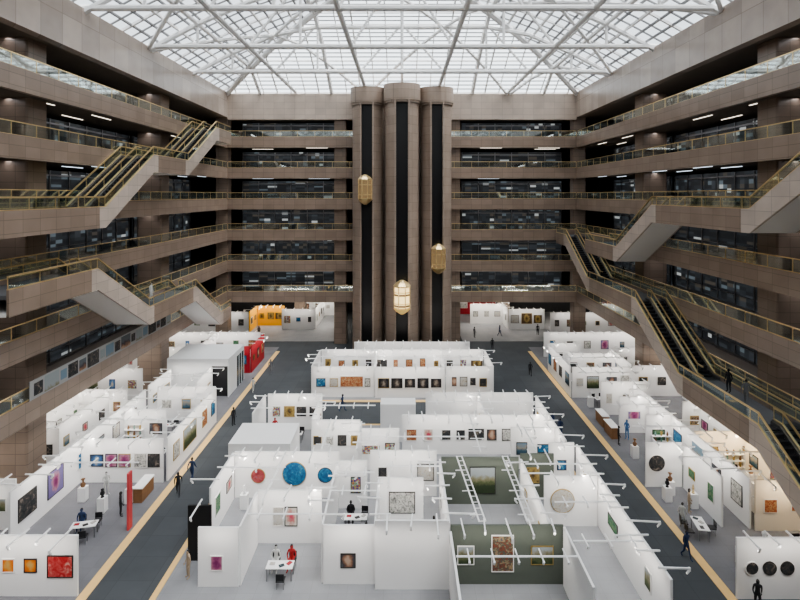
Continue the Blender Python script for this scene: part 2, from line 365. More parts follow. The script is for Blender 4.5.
def cab(cx,cy,z,h,R,bright):
    r=bpy.data.objects.new('elevator_cab',None); COL.objects.link(r); r.location=(cx,cy,z)
    top(r,'lit brass-framed octagonal scenic elevator cab' if bright else 'brass-framed octagonal scenic elevator cab with dark glass','elevator cab','scenic elevator cabs')
    a0=math.pi/8
    b=MB(); b.cyl(0,0,h*0.2,h*0.82,R*0.92,n=8,a0=a0); b.obj('glass_body',CABL if bright else CABD,parent=r)
    f=MB()
    for i in range(8):
        a=a0+i*math.pi/4; x,y=R*math.cos(a),R*math.sin(a); f.box(x-0.05,x+0.05,y-0.05,y+0.05,h*0.18,h*0.84)
    for zz in (0.2,0.33,0.66,0.82): f.cyl(0,0,h*zz-0.04,h*zz+0.04,R*1.03,n=8,a0=a0)
    f.obj('brass_frame',GOLD,parent=r)
    if bright:
        for zz in (0.26,0.58): 
            p=MB(); p.cyl(0,0,h*zz-0.12,h*zz+0.12,R*0.96,n=8,a0=a0); p.obj('dark_panel',CABD,parent=r)
    c=MB(); c.cyl(0,0,h*0.84,h*0.93,R*1.08,R*0.75,8,a0=a0); c.cyl(0,0,h*0.93,h,R*0.7,R*0.25,8,a0=a0); c.obj('crown',GOLD,parent=r)
    c=MB(); c.cyl(0,0,h*0.08,h*0.18,R*0.7,R*1.06,8,a0=a0); c.cyl(0,0,0,h*0.08,R*0.2,R*0.66,8,a0=a0); c.obj('base_bowl',GOLD_GLOW if bright else GOLD,parent=r)
cab(-4.9,71.0,20.4,4.0,0.95,False); cab(0,68.9,6.3,4.4,1.1,True); cab(4.85,71.0,11.2,4.0,0.95,False)
# ------------------------------------------------------------------ skylight : hipped vault
ZR=36.5; XE=XS+0.4; YE=YB+0.4; HV=8.2
def hs(s): s=max(0,min(1,s/XE)); return ZR+HV*(1-(1-s)**1.8)
def roofz(x,y): return hs(min(XE-abs(x),YE-y))
NS=24
def vault_side(name,sg,gm):
    fr=MB(); gl=MB(); S=[XE*j/NS for j in range(NS+1)]
    for j,s_ in enumerate(S):
        big=j%3==0
        fr.tube((sg*(XE-s_),YF,hs(s_)),(sg*(XE-s_),YE-s_,hs(s_)),0.17 if big else 0.13,4,0 if big else 1)
    for j in range(0,NS,2):
        a,b=S[j],S[min(j+2,NS)]
        gl.quad([(sg*(XE-a),YF,hs(a)+.1),(sg*(XE-a),YE-a,hs(a)+.1),(sg*(XE-b),YE-b,hs(b)+.1),(sg*(XE-b),YF,hs(b)+.1)])
    y=YF; i=0
    while y<YE:
        sm=min(XE,YE-y); n=8
        for q in range(n):
            a,b=sm*q/n,sm*(q+1)/n
            fr.tube((sg*(XE-a),y,hs(a)),(sg*(XE-b),y,hs(b)),0.16 if i%3==0 else 0.09,4,0 if i%3==0 else 1)
        y+=1.83; i+=1
    r=fr.obj(name,[SKYF,BAR]); struct(r,'curved glazed side of the white steel skylight','skylight'); gl.obj('glazing',gm,parent=r)
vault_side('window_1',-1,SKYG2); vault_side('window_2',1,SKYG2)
fr=MB(); gl=MB(); NE=34; S=[XE*j/NE for j in range(NE+1)]
for j,s_ in enumerate(S[:-1]):
    fr.tube((-(XE-s_),YE-s_,hs(s_)),(XE-s_,YE-s_,hs(s_)),0.15 if j%4==0 else 0.10,4,0 if j%4==0 else 1)
for j in range(0,NE,2):
    a,b=S[j],S[min(j+2,NE)]
    gl.quad([(-(XE-a),YE-a,hs(a)+.1),(XE-a,YE-a,hs(a)+.1),(XE-b,YE-b,hs(b)+.1),(-(XE-b),YE-b,hs(b)+.1)])
for i in range(-12,13):
    x=i*2.0; sm=XE-abs(x); n=8
    for q in range(n):
        a,b=sm*q/n,sm*(q+1)/n
        fr.tube((x,YE-a,hs(a)-.05),(x,YE-b,hs(b)-.05),0.13 if i%3==0 else 0.09,4,0)
r=fr.obj('window_3',[SKYF,BAR]); struct(r,'curved glazed hipped end of the white steel skylight','skylight'); gl.obj('glazing',SKYG,parent=r)
for sx in(-1,1):
    m=MB()
    for q in range(12):
        a,b=XE*q/12,XE*(q+1)/12
        m.tube((sx*(XE-a),YE-a,hs(a)-.3),(sx*(XE-b),YE-b,hs(b)-.3),0.42,8)
    top(m.obj('hip_beam',SKYF),'heavy curved white steel hip beam of the skylight','roof beam','skylight hips')
ys=[9.5,20.5,31.5,42.5,53.5,64.5]; xs=[-XE,-20.5,-15.4,-10.2,-5.1,0,5.1,10.2,15.4,20.5,XE]
def truss(y):
    m=MB(); zc=ZR+0.1
    m.tube((-XE,y,zc),(XE,y,zc),0.26,8)
    for a,b in zip(xs[:-1],xs[1:]):
        m.tube((a,y,roofz(a,y)-0.35),(b,y,roofz(b,y)-0.35),0.27,6)
    for i,x in enumerate(xs[1:-1]):
        zt=roofz(x,y)
        if i%2==0 or x==0: m.tube((x,y,zc),(x,y,zt),0.14,6)
        x2=xs[i+1+(1 if x<0 else -1)] if x!=0 else None
        if x2 is not None and i%2==1: m.tube((x,y,zc),(x2,y,roofz(x2,y)),0.14,6)
    top(m.obj('roof_truss',SKYF),'white tubular steel truss spanning the atrium under the skylight','roof truss','skylight trusses')
for y in ys: truss(y)
for x in (-15.4,-5.1,5.1,15.4):
    m=MB(); m.tube((x,YF,ZR+0.1),(x,YE,ZR+0.1),0.24,8)
    top(m.obj('roof_tie',SKYF),'long white steel tie running the length of the skylight','roof beam','skylight ties')
for x in (-20.5,-10.2,0,10.2,20.5):
    m=MB()
    ye=YE-(XE-abs(x)); pp=[p for p in [YF]+ys if p<ye]+[ye]
    for a,b in zip(pp[:-1],pp[1:]): m.tube((x,a,roofz(x,a)-.35),(x,b,roofz(x,b)-.35),0.22,6)
    yy=ye
    while yy<YE-0.5:
        y2=min(yy+5,YE); m.tube((x,yy,roofz(x,yy)-.35),(x,y2,roofz(x,y2)-.35),0.22,6); yy=y2
    top(m.obj('roof_purlin',SKYF),'long white steel purlin following the skylight vault','roof beam','skylight purlins')
gx=[-XE,-15.4,-5.1,5.1,15.4,XE]; gy=ys+[YE]
for i in range(5):
    for j in range(len(gy)-1):
        m=MB(); a,b=(i,i+1) if (i+j)%2==0 else (i+1,i)
        n=4
        for q in range(n):
            p=[]
            for t in(q/n,(q+1)/n):
                x=gx[a]+(gx[b]-gx[a])*t; y=gy[j]+(gy[j+1]-gy[j])*t; p.append((x,y,roofz(x,y)-0.4))
            m.tube(p[0],p[1],0.2,6)
        top(m.obj('roof_brace',SKYF),'white diagonal steel brace of the skylight frame','roof brace','skylight braces')

# ------------------------------------------------------------------ escalators
def esc_parts(sg,pts,inclined,name,lab,cat,grp):
    r=bpy.data.objects.new(name,None); COL.objects.link(r); r.location=(sg*XS,pts[0][0],pts[0][1])
    oy,oz=pts[0]; P=[(y-oy,z-oz) for y,z in pts]
    top(r,lab,cat,grp)
    def X(a,b): a,b=-sg*a,-sg*b; return min(a,b),max(a,b)
    W=3.1
    for lo,hi in((W-0.16,W),(0.0,0.12)):
        c=MB(); a,b=X(lo,hi); c.strip(P,a,b,-1.25,0.3); c.obj('stone_cladding',STONE_L if inclined else STONE,parent=r)
    u=MB(); a,b=X(0.13,W-0.17); u.strip(P,a,b,-1.24,-1.05); u.obj('soffit',SOFF,parent=r)
    for off in ((0.1,) if not inclined else (0.1,1.5,))+(W-0.08,):
        g=MB(); h=MB()
        a,b=X(off-0.012,off+0.012); g.strip(P,a,b,0.3,1.0)
        a,b=X(off-0.06,off+0.06); h.strip(P,a,b,1.0,1.1)
        a,b=X(off-0.07,off+0.07); h.strip(P,a,b,0.3,0.36)
        a,b=X(off-0.02,off+0.02)
        for (y0,z0),(y1,z1) in zip(P[:-1],P[1:]):
            nn=max(1,int(abs(y1-y0)/2.2))
            for i in range(nn):
                t=i/nn; yy=y0+(y1-y0)*t; zz=z0+(z1-z0)*t; h.box(a,b,yy-0.02,yy+0.02,zz+0.3,zz+1.02)
        g.obj('glass_balustrade',GLASS,parent=r); h.obj('handrail',GOLD,parent=r)
    if inclined:
        for lo,hi in ((0.28,1.3),(1.72,2.78)):
            s=MB()
            a,b=X(lo,hi)
            for (y0,z0),(y1,z1) in zip(P[:-1],P[1:]):
                if abs(z1-z0)<0.01: s.box(a,b,min(y0,y1),max(y0,y1),z0-0.1,z0)
                else:
                    n=int(abs(y1-y0)/0.4)
                    for i in range(n):
                        ya=y0+(y1-y0)*i/n; yb=y0+(y1-y0)*(i+1)/n; zz=z0+(z1-z0)*(i+0.5)/n
                        s.box(a,b,min(ya,yb),max(ya,yb),zz-0.3,zz)
            s.obj('steps',STEP,parent=r)
        for lo,hi in ((0.13,0.27),(1.31,1.71),(2.79,2.93)):
            k=MB(); a,b=X(lo,hi); k.strip(P,a,b,-0.1,0.22); k.obj('skirt_panel',STEEL,parent=r)
    else:
        s=MB(); a,b=X(0.13,W-0.17); s.strip(P,a,b,-0.25,0.0); s.obj('deck',BOOTHG,parent=r)
def esc(sg,y0,k0,y1,k1):
    z0=zf(k0) if k0>=0 else 0.05; z1=zf(k1) if k1>=0 else 0.05
    d=1 if y1>y0 else -1
    pts=[(y0,z0),(y0+d*0.8,z0),(y1-d*0.8,z1),(y1,z1)]
    esc_parts(sg,pts,True,'escalator','stone-clad twin escalator '+('climbing' if z1>z0 else 'descending')+' between galleries','escalator','atrium escalators')
def landing(sg,y0,y1,k):
    esc_parts(sg,[(y0,zf(k)),(y1,zf(k))],False,'escalator_landing','stone-faced escalator landing with glass and brass railing','landing','escalator landings')
landing(-1,22,39,3); esc(-1,39.02,3,48.4,4); landing(-1,48.42,54.5,4); esc(-1,54.52,4,64.5,5); landing(-1,64.52,69,5)
landing(-1,30,38,2); esc(-1,38.02,2,47.6,1); landing(-1,47.62,56.5,1); esc(-1,56.52,1,66,0); landing(-1,66.02,69,0)
landing(1,64.5,56,2); esc(1,55.98,2,46.5,3); landing(1,46.48,34.8,3); esc(1,34.78,3,25.5,4)
landing(1,76.5,73,2); esc(1,72.98,2,63,1); landing(1,62.98,51.5,1); esc(1,51.48,1,42.0,0); landing(1,41.98,34,0); esc(1,33.98,0,20.5,-1)

# ------------------------------------------------------------------ floor zones
def flat(name,x0,x1,y0,y1,z,mat,lab,cat):
    o=bx(name,x0,x1,y0,y1,0.0,z,mat); top(o,lab,cat); return o
flat('booth_floor',-13.2,13.2,22,50.2,0.03,BOOTHF,'pale grey raised booth flooring of the central block','booth flooring')
flat('booth_floor',-9.8,9.9,56.4,67,0.03,BOOTHF,'pale grey booth flooring under the rear stand','booth flooring')
flat('booth_floor',-39,-17.5,20,76,0.03,BOOTHG,'mid grey booth flooring beside the aisle','booth flooring')
flat('booth_floor',18.0,39,20,76,0.03,BOOTHG,'mid grey booth flooring beside the aisle','booth flooring')
flat('booth_floor',-39,-10,79,99,0.03,BOOTHF,'pale booth flooring beneath the rear gallery','booth flooring')
flat('booth_floor',9,39,79,99,0.03,BOOTHF,'pale booth flooring beneath the rear gallery','booth flooring')
def edge(n,x0,x1,y0,y1): struct(bx('trim_%d'%n,x0,x1,y0,y1,0.0,0.035,YELLOW),'yellow wooden edging strip along the carpet aisle','floor trim')
edge(4,-17.48,-16.95,20,74); edge(5,17.45,17.98,20,74); edge(6,-13.55,-13.22,22,50); edge(7,13.22,13.55,22,50); edge(8,-9.8,9.9,55.9,56.38); edge(9,-13.2,13.2,50.22,50.5)

# ------------------------------------------------------------------ booths
WH=3.3
LIGHTS=[]
def make_arm(L):
    arm=MB(); arm.box(-0.035,0.035,-L,0.35,0.10,0.17); arm.box(-0.03,0.03,-0.04,0.04,0,0.14); arm.box(-0.05,0.05,-L-0.05,-L+0.05,0.02,0.18)
    arm.tube((0,-L,0.04),(0,-L+0.12,-0.11),0.055,8); arm.tube((0,-L+0.115,-0.105),(0,-L+0.125,-0.117),0.045,8,1)
    return arm.mesh('arm_spotlight',[WHITEP,LENS])
ARM=[make_arm(1.15),make_arm(0.8),make_arm(1.5)]
arms=[]
def add_arm(x,y,z,rot): arms.append((x,y,z,rot+random.uniform(-0.1,0.1)))
def painting(x,y,zc,w,h,face,style,frame=None,shape='rect'):
    mat,lab=ARTS[style]
    fm=frame or random.choice([FRAMEB,FRAMEW,FRAMEW,FRAMEG,FRAMEB])
    f=MB();c=MB()
    if shape=='rect':
        t=0.05
        f.box(-w/2-t,-w/2,-0.05,0,-h/2-t,h/2+t); f.box(w/2,w/2+t,-0.05,0,-h/2-t,h/2+t)
        f.box(-w/2,w/2,-0.05,0,-h/2-t,-h/2); f.box(-w/2,w/2,-0.05,0,h/2,h/2+t)
        c.box(-w/2,w/2,-0.035,-0.005,-h/2,h/2)
        nm='painting'
    else:
        n=36
        for r0,r1,mb,d in ((0,w/2,c,0.05),(w/2,w/2+0.04,f,0.06)):
            for i in range(n):
                a,b=2*math.pi*i/n,2*math.pi*(i+1)/n
                if r0==0:
                    mb.quad([(0,-d,0),(r1*math.cos(a),-d,r1*math.sin(a)),(r1*math.cos(b),-d,r1*math.sin(b))])
                else:
                    p=[(r*math.cos(t),yy,r*math.sin(t)) for yy in(0,-d) for r,t in((r0,a),(r1,a),(r1,b),(r0,b))]
                    mb.hexa(p)
        nm='round_artwork'
    rot={'F':0,'R':math.pi/2,'L':-math.pi/2}[face]
    r=place(f.mesh(nm,[fm]),nm,(x,y,zc),None,rot); place(c.mesh('canvas',[mat]),'canvas',(0,0,0),r)
    top(r,('round ' if shape!='rect' else 'framed ')+lab+' hung on a booth wall','artwork','art fair works')
    return r
def rnd_arts(length,n=None,styles=None):
    if n is None: n=max(1,int(length/1.5))
    out=[]
    for i in range(n):
        w=random.uniform(0.5,1.0); h=random.uniform(0.55,1.15)
        if random.random()<0.15: w*=1.5
        out.append(((i+0.5)*length/n,1.65,w,h,random.choice(styles or AK)))
    return out
WL={id(m_):n_ for m_,n_ in ((WHITE,'white'),(GREEN,'grey-green'),(BLACK,'black'),(REDP,'red'),(PINKR,'coral red'),(ORANGE,'orange'),(PALEG,'pale grey'),(CREAM,'cream'))}
def wlight(x,y,L,face,p=8):
    LIGHTS.append((x,y,L,face,p))
def wallF(x1,x2,y,arts='auto',mat=None,arms=True,h=WH,n=None,styles=None,light=None):
    mat=mat or WHITE
    o=bx('partition_wall',x1+0.01,x2-0.01,y,y+0.12,0.03,h,mat)
    top(o,WL[id(mat)]+' freestanding exhibition partition wall','partition wall','exhibition partitions')
    if arts=='auto': arts=rnd_arts(x2-x1,n,styles)
    for a in arts or []:
        painting(x1+a[0],y,a[1],a[2],a[3],'F',a[4],None,a[5] if len(a)>5 else 'rect')
    if arms:
        k=max(1,int((x2-x1)/1.1))
        for i in range(k): add_arm(x1+(i+0.5)*(x2-x1)/k,y+0.06,h,0)
    if mat is not BLACK: wlight((x1+x2)/2,y,x2-x1,'F',8 if arts else 4)  # plain walls get an added softer light so they don't stay grey
def wallS(x,y1,y2,face='R',arts='auto',mat=None,arms=True,h=WH,n=None,styles=None):
    mat=mat or WHITE
    o=bx('partition_wall',x-0.06,x+0.06,y1+0.01,y2-0.01,0.03,h,mat)
    top(o,WL[id(mat)]+' freestanding exhibition partition wall','partition wall','exhibition partitions')
    if arts=='auto': arts=rnd_arts(y2-y1,n,styles)
    sx=0.06 if face=='R' else -0.06
    for a in arts or []:
        painting(x+sx,y1+a[0],a[1],a[2],a[3],face,a[4])
    if arms:
        k=max(1,int((y2-y1)/1.25))
        for i in range(k): add_arm(x,y1+(i+0.5)*(y2-y1)/k,h,math.pi/2 if (face=='R')==(i%3>0) else -math.pi/2)
    if arts and y2-y1>3: wlight(x,(y1+y2)/2,y2-y1,face)
# --- centre block, near row
wallF(2.7,9.0,29.7,[(0.85,1.65,0.85,0.95,'land'),(2.9,1.75,1.15,1.95,'figures'),(5.1,1.65,1.15,0.95,'land')],GREEN)
wallF(-1.5,2.6,29.3,None,h=3.8)
wallF(-4.4,-1.5,29.7,[(1.4,1.35,0.75,0.7,'portrait')],arms=False)
wallF(-9.0,-5.0,33.2,[(1.3,1.7,0.6,1.1,'pale'),(2.1,1.7,0.7,1.1,'bloom')])
wallF(-11.3,-9.05,29.5,[(1.05,1.35,0.6,0.75,'pink')],arms=False)
wallF(-12.7,-11.3,31.6,None,BLACK)
wallS(-9.0,29.6,33.1,'L',None,arms=False)
wallS(-4.45,29.8,36.8,'L',n=2)
wallS(-1.5,29.7,34.6,'L',None)
wallS(2.65,24,29.2,'L',None,arms=False); wallS(2.65,29.9,37.2,'L',n=2,styles=['pale','ink'])
wallS(9.0,25,29.6,'L',None,arms=False)
wallS(8.3,29.9,37.2,'L',n=2,styles=['ink','pale'])
wallS(12.9,25.5,39.4,'L',n=3,styles=['pale','green','land'])
# second row
wallF(-12.0,-4.5,38.2,[(1.7,1.6,0.95,0.95,'discred','round'),(4.3,1.75,1.65,1.65,'disc','round'),(6.5,1.65,1.0,1.0,'disc','round')])
wallS(-12.05,33.5,38.1,'R',n=2)
wallF(-4.4,-2.4,36.9,[(1.2,1.65,0.6,1.0,'multi')])
wallF(-1.6,1.4,34.7,[(1.6,1.7,1.6,1.3,'ink')])
wallF(-2.3,2.5,38.4,[(0.9,1.7,0.6,0.8,'dark'),(4.0,1.75,1.1,1.1,'pale')])
wallF(2.75,8.2,37.4,[(2.9,1.7,1.7,1.8,'land')],GREEN,arms=False)
wallF(8.4,10.8,37.9,[(0.9,1.8,0.8,1.0,'gold')],GREEN)
wallF(9.3,12.8,34.9,[(1.2,1.7,1.5,1.5,'pale','round')])
wallF(10.9,12.8,39.6,n=1)
# third row
wallF(-7.4,-3.4,43.6,n=4,styles=['dark','gold','ink'])
wallF(-3.2,-0.2,42.0,n=2,styles=['pink','bluefig','multi'])
wallF(0.0,12.2,44.6,[(0.8,1.65,0.8,0.9,'warm'),(2.2,1.65,0.7,0.9,'bloom'),(3.7,1.65,0.7,0.8,'dark'),(4.9,1.65,0.7,0.8,'dark'),(6.2,1.7,1.2,0.8,'dark'),(7.5,1.65,0.7,0.8,'portrait'),(8.8,1.65,0.8,0.9,'ink'),(10.0,1.65,0.6,0.8,'gold'),(11.3,1.65,0.6,0.8,'sea')])
wallF(-12.4,-7.4,49.3,[(0.8,1.7,0.7,0.9,'multi'),(2.0,1.7,0.9,0.9,'gold'),(3.1,1.7,0.9,0.9,'dark'),(4.3,1.7,0.9,0.9,'dark')])
wallF(2.2,12.2,49.6,None)
wallS(-7.4,43.8,49.2,'R',n=2); wallS(12.3,40,49,'L',n=4); wallS(-3.3,38.6,43.4,'L',n=2); wallS(7,44.8,49.4,'L',n=1)
wallS(-12.6,45,49.2,'L',n=2); wallF(8.6,12.1,42.2,n=2)
def room(x0,x1,y0,y1,h,door=None,lab='white roofed booth room',mat=None,rightglass=False):
    mat=mat or WHITE
    r=bpy.data.objects.new('booth_room',None); COL.objects.link(r); r.location=((x0+x1)/2,(y0+y1)/2,0.03); top(r,lab,'booth room')
    w,d=(x1-x0)/2,(y1-y0)/2
    m=MB(); t=0.08
    m.box(-w,w,d-t,d,0,h); m.box(-w,-w+t,-d,d-t,0,h)
    if not rightglass: m.box(w-t,w,-d,d-t,0,h)
    else:
        g=MB(); g.box(w-t,w-0.02,0,d-t,0,h-0.5); g.obj('dark_glass_side',TEALGL,parent=r)
        m.box(w-t,w,-d,d-t,h-0.5,h); m.box(w-t,w,-d,0,0,h-0.5)
        for i in range(4): y=i*(d-t)/3; m.box(w-t,w+0.02,y-0.04,y+0.04,0,h-0.5)
    if door:
        a,b=door; m.box(-w+t,a,-d,-d+t,0,h); m.box(b,w-t,-d,-d+t,0,h); m.box(a,b,-d,-d+t,h-0.7,h)
        k=MB(); k.box(a,b,-d+0.3,-d+0.34,0,h-0.7); k.obj('dark_doorway',BLACK,parent=r)
    else: m.box(-w+t,w-t,-d,-d+t,0,h)
    m.obj('walls',mat,parent=r)
    m=MB(); m.box(-w,w,-d,d,h,h+0.1); m.obj('roof',mat,parent=r)
room(-12.9,-8.3,39.6,43.2,3.1)
room(-1.9,1.2,46.8,48.3,3.2)
room(-25.2,-18.6,57.2,62.8,4.0,(1.4,3.2),'pale grey roofed booth room with tall black doorway',PALEG,True)
wlight(-21.9,57.2,6,'F',6)
def ladder(x0,y0,x1,y1,side=True):
    m=MB(); p=Vector((x0,y0,WH+0.12)); q=Vector((x1,y1,WH+0.12)); d=(q-p).normalized(); n=Vector((-d.y,d.x,0))*0.18
    m.tube(p+n,q+n,0.05); m.tube(p-n,q-n,0.05)
    L=(q-p).length; k=int(L/0.6)
    for i in range(k+1):
        c=p.lerp(q,i/k); m.tube(c+n,c-n,0.025)
        if side and i%4==1: m.tube(c+n,c+n*3.2,0.035)
    top(m.obj('lighting_truss',WHITEP),'white ladder-like lighting truss spanning the top of a booth','lighting truss','booth lighting trusses')
for a in ((4.5,29.9,4.0,37.3),(7.2,29.9,7.2,37.3)): ladder(*a)
def rail(x0,y0,x1,y1):
    m=MB(); m.tube((x0,y0,WH+0.1),(x1,y1,WH+0.1),0.055,6)
    L=math.hypot(x1-x0,y1-y0); n=max(2,int(L/1.2)); dx,dy=(x1-x0)/L,(y1-y0)/L
    for i in range(n):
        t=(i+0.5)/n; x=x0+(x1-x0)*t; y=y0+(y1-y0)*t
        m.tube((x-dy*0.5,y+dx*0.5,WH+0.16),(x+dy*0.5,y-dx*0.5,WH+0.16),0.04,6); m.tube((x+dy*0.5,y-dx*0.5,WH+0.18),(x+dy*0.4,y-dx*0.4,WH+0.0),0.06,6)
    top(m.obj('lighting_rail',WHITEP),'long thin white lighting rail spanning a booth','lighting rail','booth lighting rails')
for a in ((-1.3,36.0,2.5,36.0),(9.1,31.8,12.8,31.8),(9.05,28.2,12.8,28.2),(-8.3,38.1,-8.3,33.4),(-4.35,33,-1.6,33),(9.6,38.1,9.6,42.1),(-12.0,35.8,-8.9,35.8),(8.4,36.3,12.8,36.3),(-7.3,46.4,-2.3,46.4),(2.3,47.2,6.9,47.2),(7.1,47.2,12.2,47.2),(-3.2,40.4,5,40.4),(-24.2,36.5,-18,36.5),(-24.2,43.5,-17.9,43.5),(-24.2,48,-17.9,48),(18.2,42.2,22.5,42.2),(18.2,46.6,22.5,46.6),(2.75,27,8.9,27),(20.9,37.2,22.5,37.2),(-9.6,60.4,-3.1,60.4),(-2.9,60.2,4.5,60.2),(4.7,60.4,9.7,60.4),(18.2,60,24.9,60),(22.7,38,26.5,38),(26.7,38,31,38),(-8.9,30.6,-4.5,30.6),(-4.3,35.2,-1.8,35.2),(5.6,38,5.6,44.5),(-5.8,38.4,-5.8,43.5),(18.2,55,24.5,55),(-23.5,54.3,-20.4,54.3),(-37,38,-31.1,38),(26.8,44.5,36,44.5)): rail(*a)
# --- rear island
wallF(-9.6,-3.0,57.2,[(0.9,1.6,0.9,0.8,'blue'),(2.3,1.6,0.8,0.8,'pale'),(4.2,1.7,2.4,1.1,'warm'),(5.9,1.6,0.5,0.8,'ink')])
wallF(-2.9,4.6,57.0,[(0.0+0.95+i*1.4,1.6,1.1,0.95,'black') for i in range(5)])
wallF(4.7,9.7,57.2,[(0.9,1.7,0.5,1.0,'portrait'),(1.9,1.7,0.7,0.9,'pale'),(2.9,1.7,0.6,0.8,'dark'),(4.0,1.6,0.7,0.8,'dark')])
wallF(-9.6,9.7,63.5,n=12,styles=['warm','gold','dark','multi','pink'])
wallF(-6,8.5,66.8,None)
wallS(-9.7,57.3,63.4,'L',n=3); wallS(9.8,57.3,63.4,'L',n=3); wallS(-3,57.4,63.3,'R',n=2); wallS(4.6,57.4,63.3,'L',n=2)
# --- left block
wallF(-24.5,-17.52,28.8,[(3.25,1.7,0.6,0.65,'orange'),(4.45,1.7,0.6,0.65,'orange'),(6.05,1.65,1.3,1.1,'red')])
wallS(-24.3,33.0,50.5,'R',[(1.5,1.7,1.6,1.4,'dark'),(4.3,1.7,1.6,1.7,'pink'),(7.5,1.7,1.2,1.1,'blue'),(9.8,1.7,1.0,1.1,'land'),(12.2,1.7,1.0,1.1,'pale'),(15,1.7,1.2,1.2,'warm')])
wallF(-24.2,-18.0,40.2,[(1.2,1.7,0.9,0.8,'bluefig'),(2.3,1.7,0.8,0.9,'pink'),(3.3,1.7,0.8,0.9,'pink'),(4.5,1.7,0.9,1.0,'ink'),(5.5,1.7,0.8,0.9,'dark')])
wallS(-17.8,40.4,51.0,'R',[(1.5,1.7,1.0,1.2,'ink'),(4.2,1.75,2.6,1.6,'land'),(7.5,1.7,1.0,1.3,'warm'),(9.6,1.7,0.8,1.1,'blue')])
wallS(-17.7,34.4,34.9,'R',None,PINKR,arms=False,h=3.7)
wallF(-23.5,-17.9,51.2,n=3); wallF(-23.9,-20.2,45.8,n=2); wallS(-20.3,52.5,57,'R',n=2)
wallF(-34,-25,34.5,n=5); wallF(-38,-27,42,n=6); wallF(-38,-26,50.5,n=6); wallS(-31,35,41.8,'R',n=3); wallF(-36,-27.5,56.5,n=4); wallS(-30,43,50,'R',n=3)
wallF(-36,-25.5,64.5,n=5); wallS(-18.4,65,71,'R',n=3,mat=REDP); wallF(-23,-18.5,64.9,n=2,mat=REDP); wallF(-32,-19,71.5,n=6); wallS(-24.5,51.5,56.5,'R',n=2)
wallS(-24.8,65,71,'R',n=2); wallS(-27.5,42.3,50,'R',n=3)
# --- right block
wallF(18.2,24.8,57.0,[(0.8,1.7,0.7,0.8,'pale'),(2.2,1.7,1.2,1.2,'land'),(4.2,1.7,1.0,1.0,'portrait'),(5.6,1.7,0.9,1.4,'ink')])
wallS(18.1,57.2,66.0,'L',[(1.0,1.7,1.2,1.2,'sea'),(3.4,1.7,1.2,1.2,'dark'),(5.6,1.7,1.0,1.2,'warm'),(7.8,1.7,1.0,1.2,'blue')])
wallS(22.6,34.6,52.0,'L',[(1.3,1.7,1.1,1.3,'ink'),(3.6,1.7,1.0,1.0,'portrait'),(6.0,1.8,1.6,1.7,'sea'),(9.0,1.7,1.2,1.2,'blue'),(12.0,1.7,1.0,1.6,'pale'),(15,1.7,1.0,1.2,'warm')])
wallF(18.1,20.8,39.6,[(0.8,1.8,1.2,1.2,'dark','round')])
wallS(20.9,34.8,39.5,'L',n=2,styles=['blue','green'])
wallF(20.4,22.5,44.6,n=1); wallF(19.8,22.5,48.6,n=1); wallF(19.6,24.5,52.6,n=3); wallF(19,24.8,62,n=3)
wallF(17.95,25.0,28.6,[(0.8,1.7,0.65,0.65,'dark','round'),(1.75,1.7,0.65,0.65,'dark','round'),(2.7,1.7,0.65,0.65,'dark','round'),(3.9,1.7,0.8,1.0,'dark'),(5.2,1.7,0.8,1.0,'ink')])
wallF(22.8,30.5,34.4,n=4,styles=['gold','warm','pale'],mat=CREAM); wallF(22.8,31,41.5,n=3,styles=['gold','pale'],mat=CREAM); wallF(25,36,47.5,n=5); wallF(25,37,57.5,n=6,styles=['blue','dark','multi'])
wallF(25.1,36,64,[(1.2,1.7,1.4,1.2,'dark'),(4.5,1.8,2.4,1.6,'blue'),(7.5,1.8,1.8,1.5,'sea')]); wallF(19,33,71.5,n=6); wallS(25,58,63.8,'L',n=2); wallS(30,48,57,'L',n=3); wallS(26.6,34.8,41.3,'L',n=3,mat=CREAM); wallS(26.4,41.9,47.3,'L',n=3)
wallF(18.3,22,66.2,n=2)
# --- rear hall under the gallery
wallF(-24,-19.5,88.5,n=3,mat=ORANGE,styles=['warm','gold']); wallF(-19.4,-14,86,n=3); wallF(-38,-24.2,84,n=6); wallF(-18,-10.5,96,n=4); wallS(-14,86.2,95.8,'R',n=4); wallS(-24.1,84.2,88.4,'R',n=2,mat=ORANGE)
wallF(11.5,17,90,n=3,styles=['pale','ink']); wallF(17.2,23,86,[(1,1.7,1.2,1.2,'pale'),(2.9,1.8,1.6,1.6,'gold'),(4.7,1.7,1.2,1.2,'gold')]); wallF(23.2,38,83.5,n=7); wallS(17.1,86.2,95,'L',n=3); wallF(10,17,97,n=3,mat=REDP)
arms.sort(key=lambda a:a[1])
for i,a in enumerate(arms[:298]):
    o=place(ARM[i%3],'arm_spotlight',a[:3],None,a[3]); top(o,'white arm spotlight clipped to the top of a partition','spotlight','booth arm spotlights')
m=MB()
for x,y,z,rt in arms[298:]:
    dx,dy=math.sin(rt),-math.cos(rt)
    m.tube((x-dx*0.3,y-dy*0.3,z+0.13),(x+dx*1.1,y+dy*1.1,z+0.13),0.045,4); m.tube((x,y,z),(x,y,z+0.13),0.04,4); m.tube((x+dx*1.1,y+dy*1.1,z+0.15),(x+dx*0.95,y+dy*0.95,z-0.12),0.08,6)
if arms[298:]:
    o=m.obj('arm_spotlight_row',WHITEP); top(o,'many white arm spotlights along distant partition tops','spotlight','booth arm spotlights','stuff')

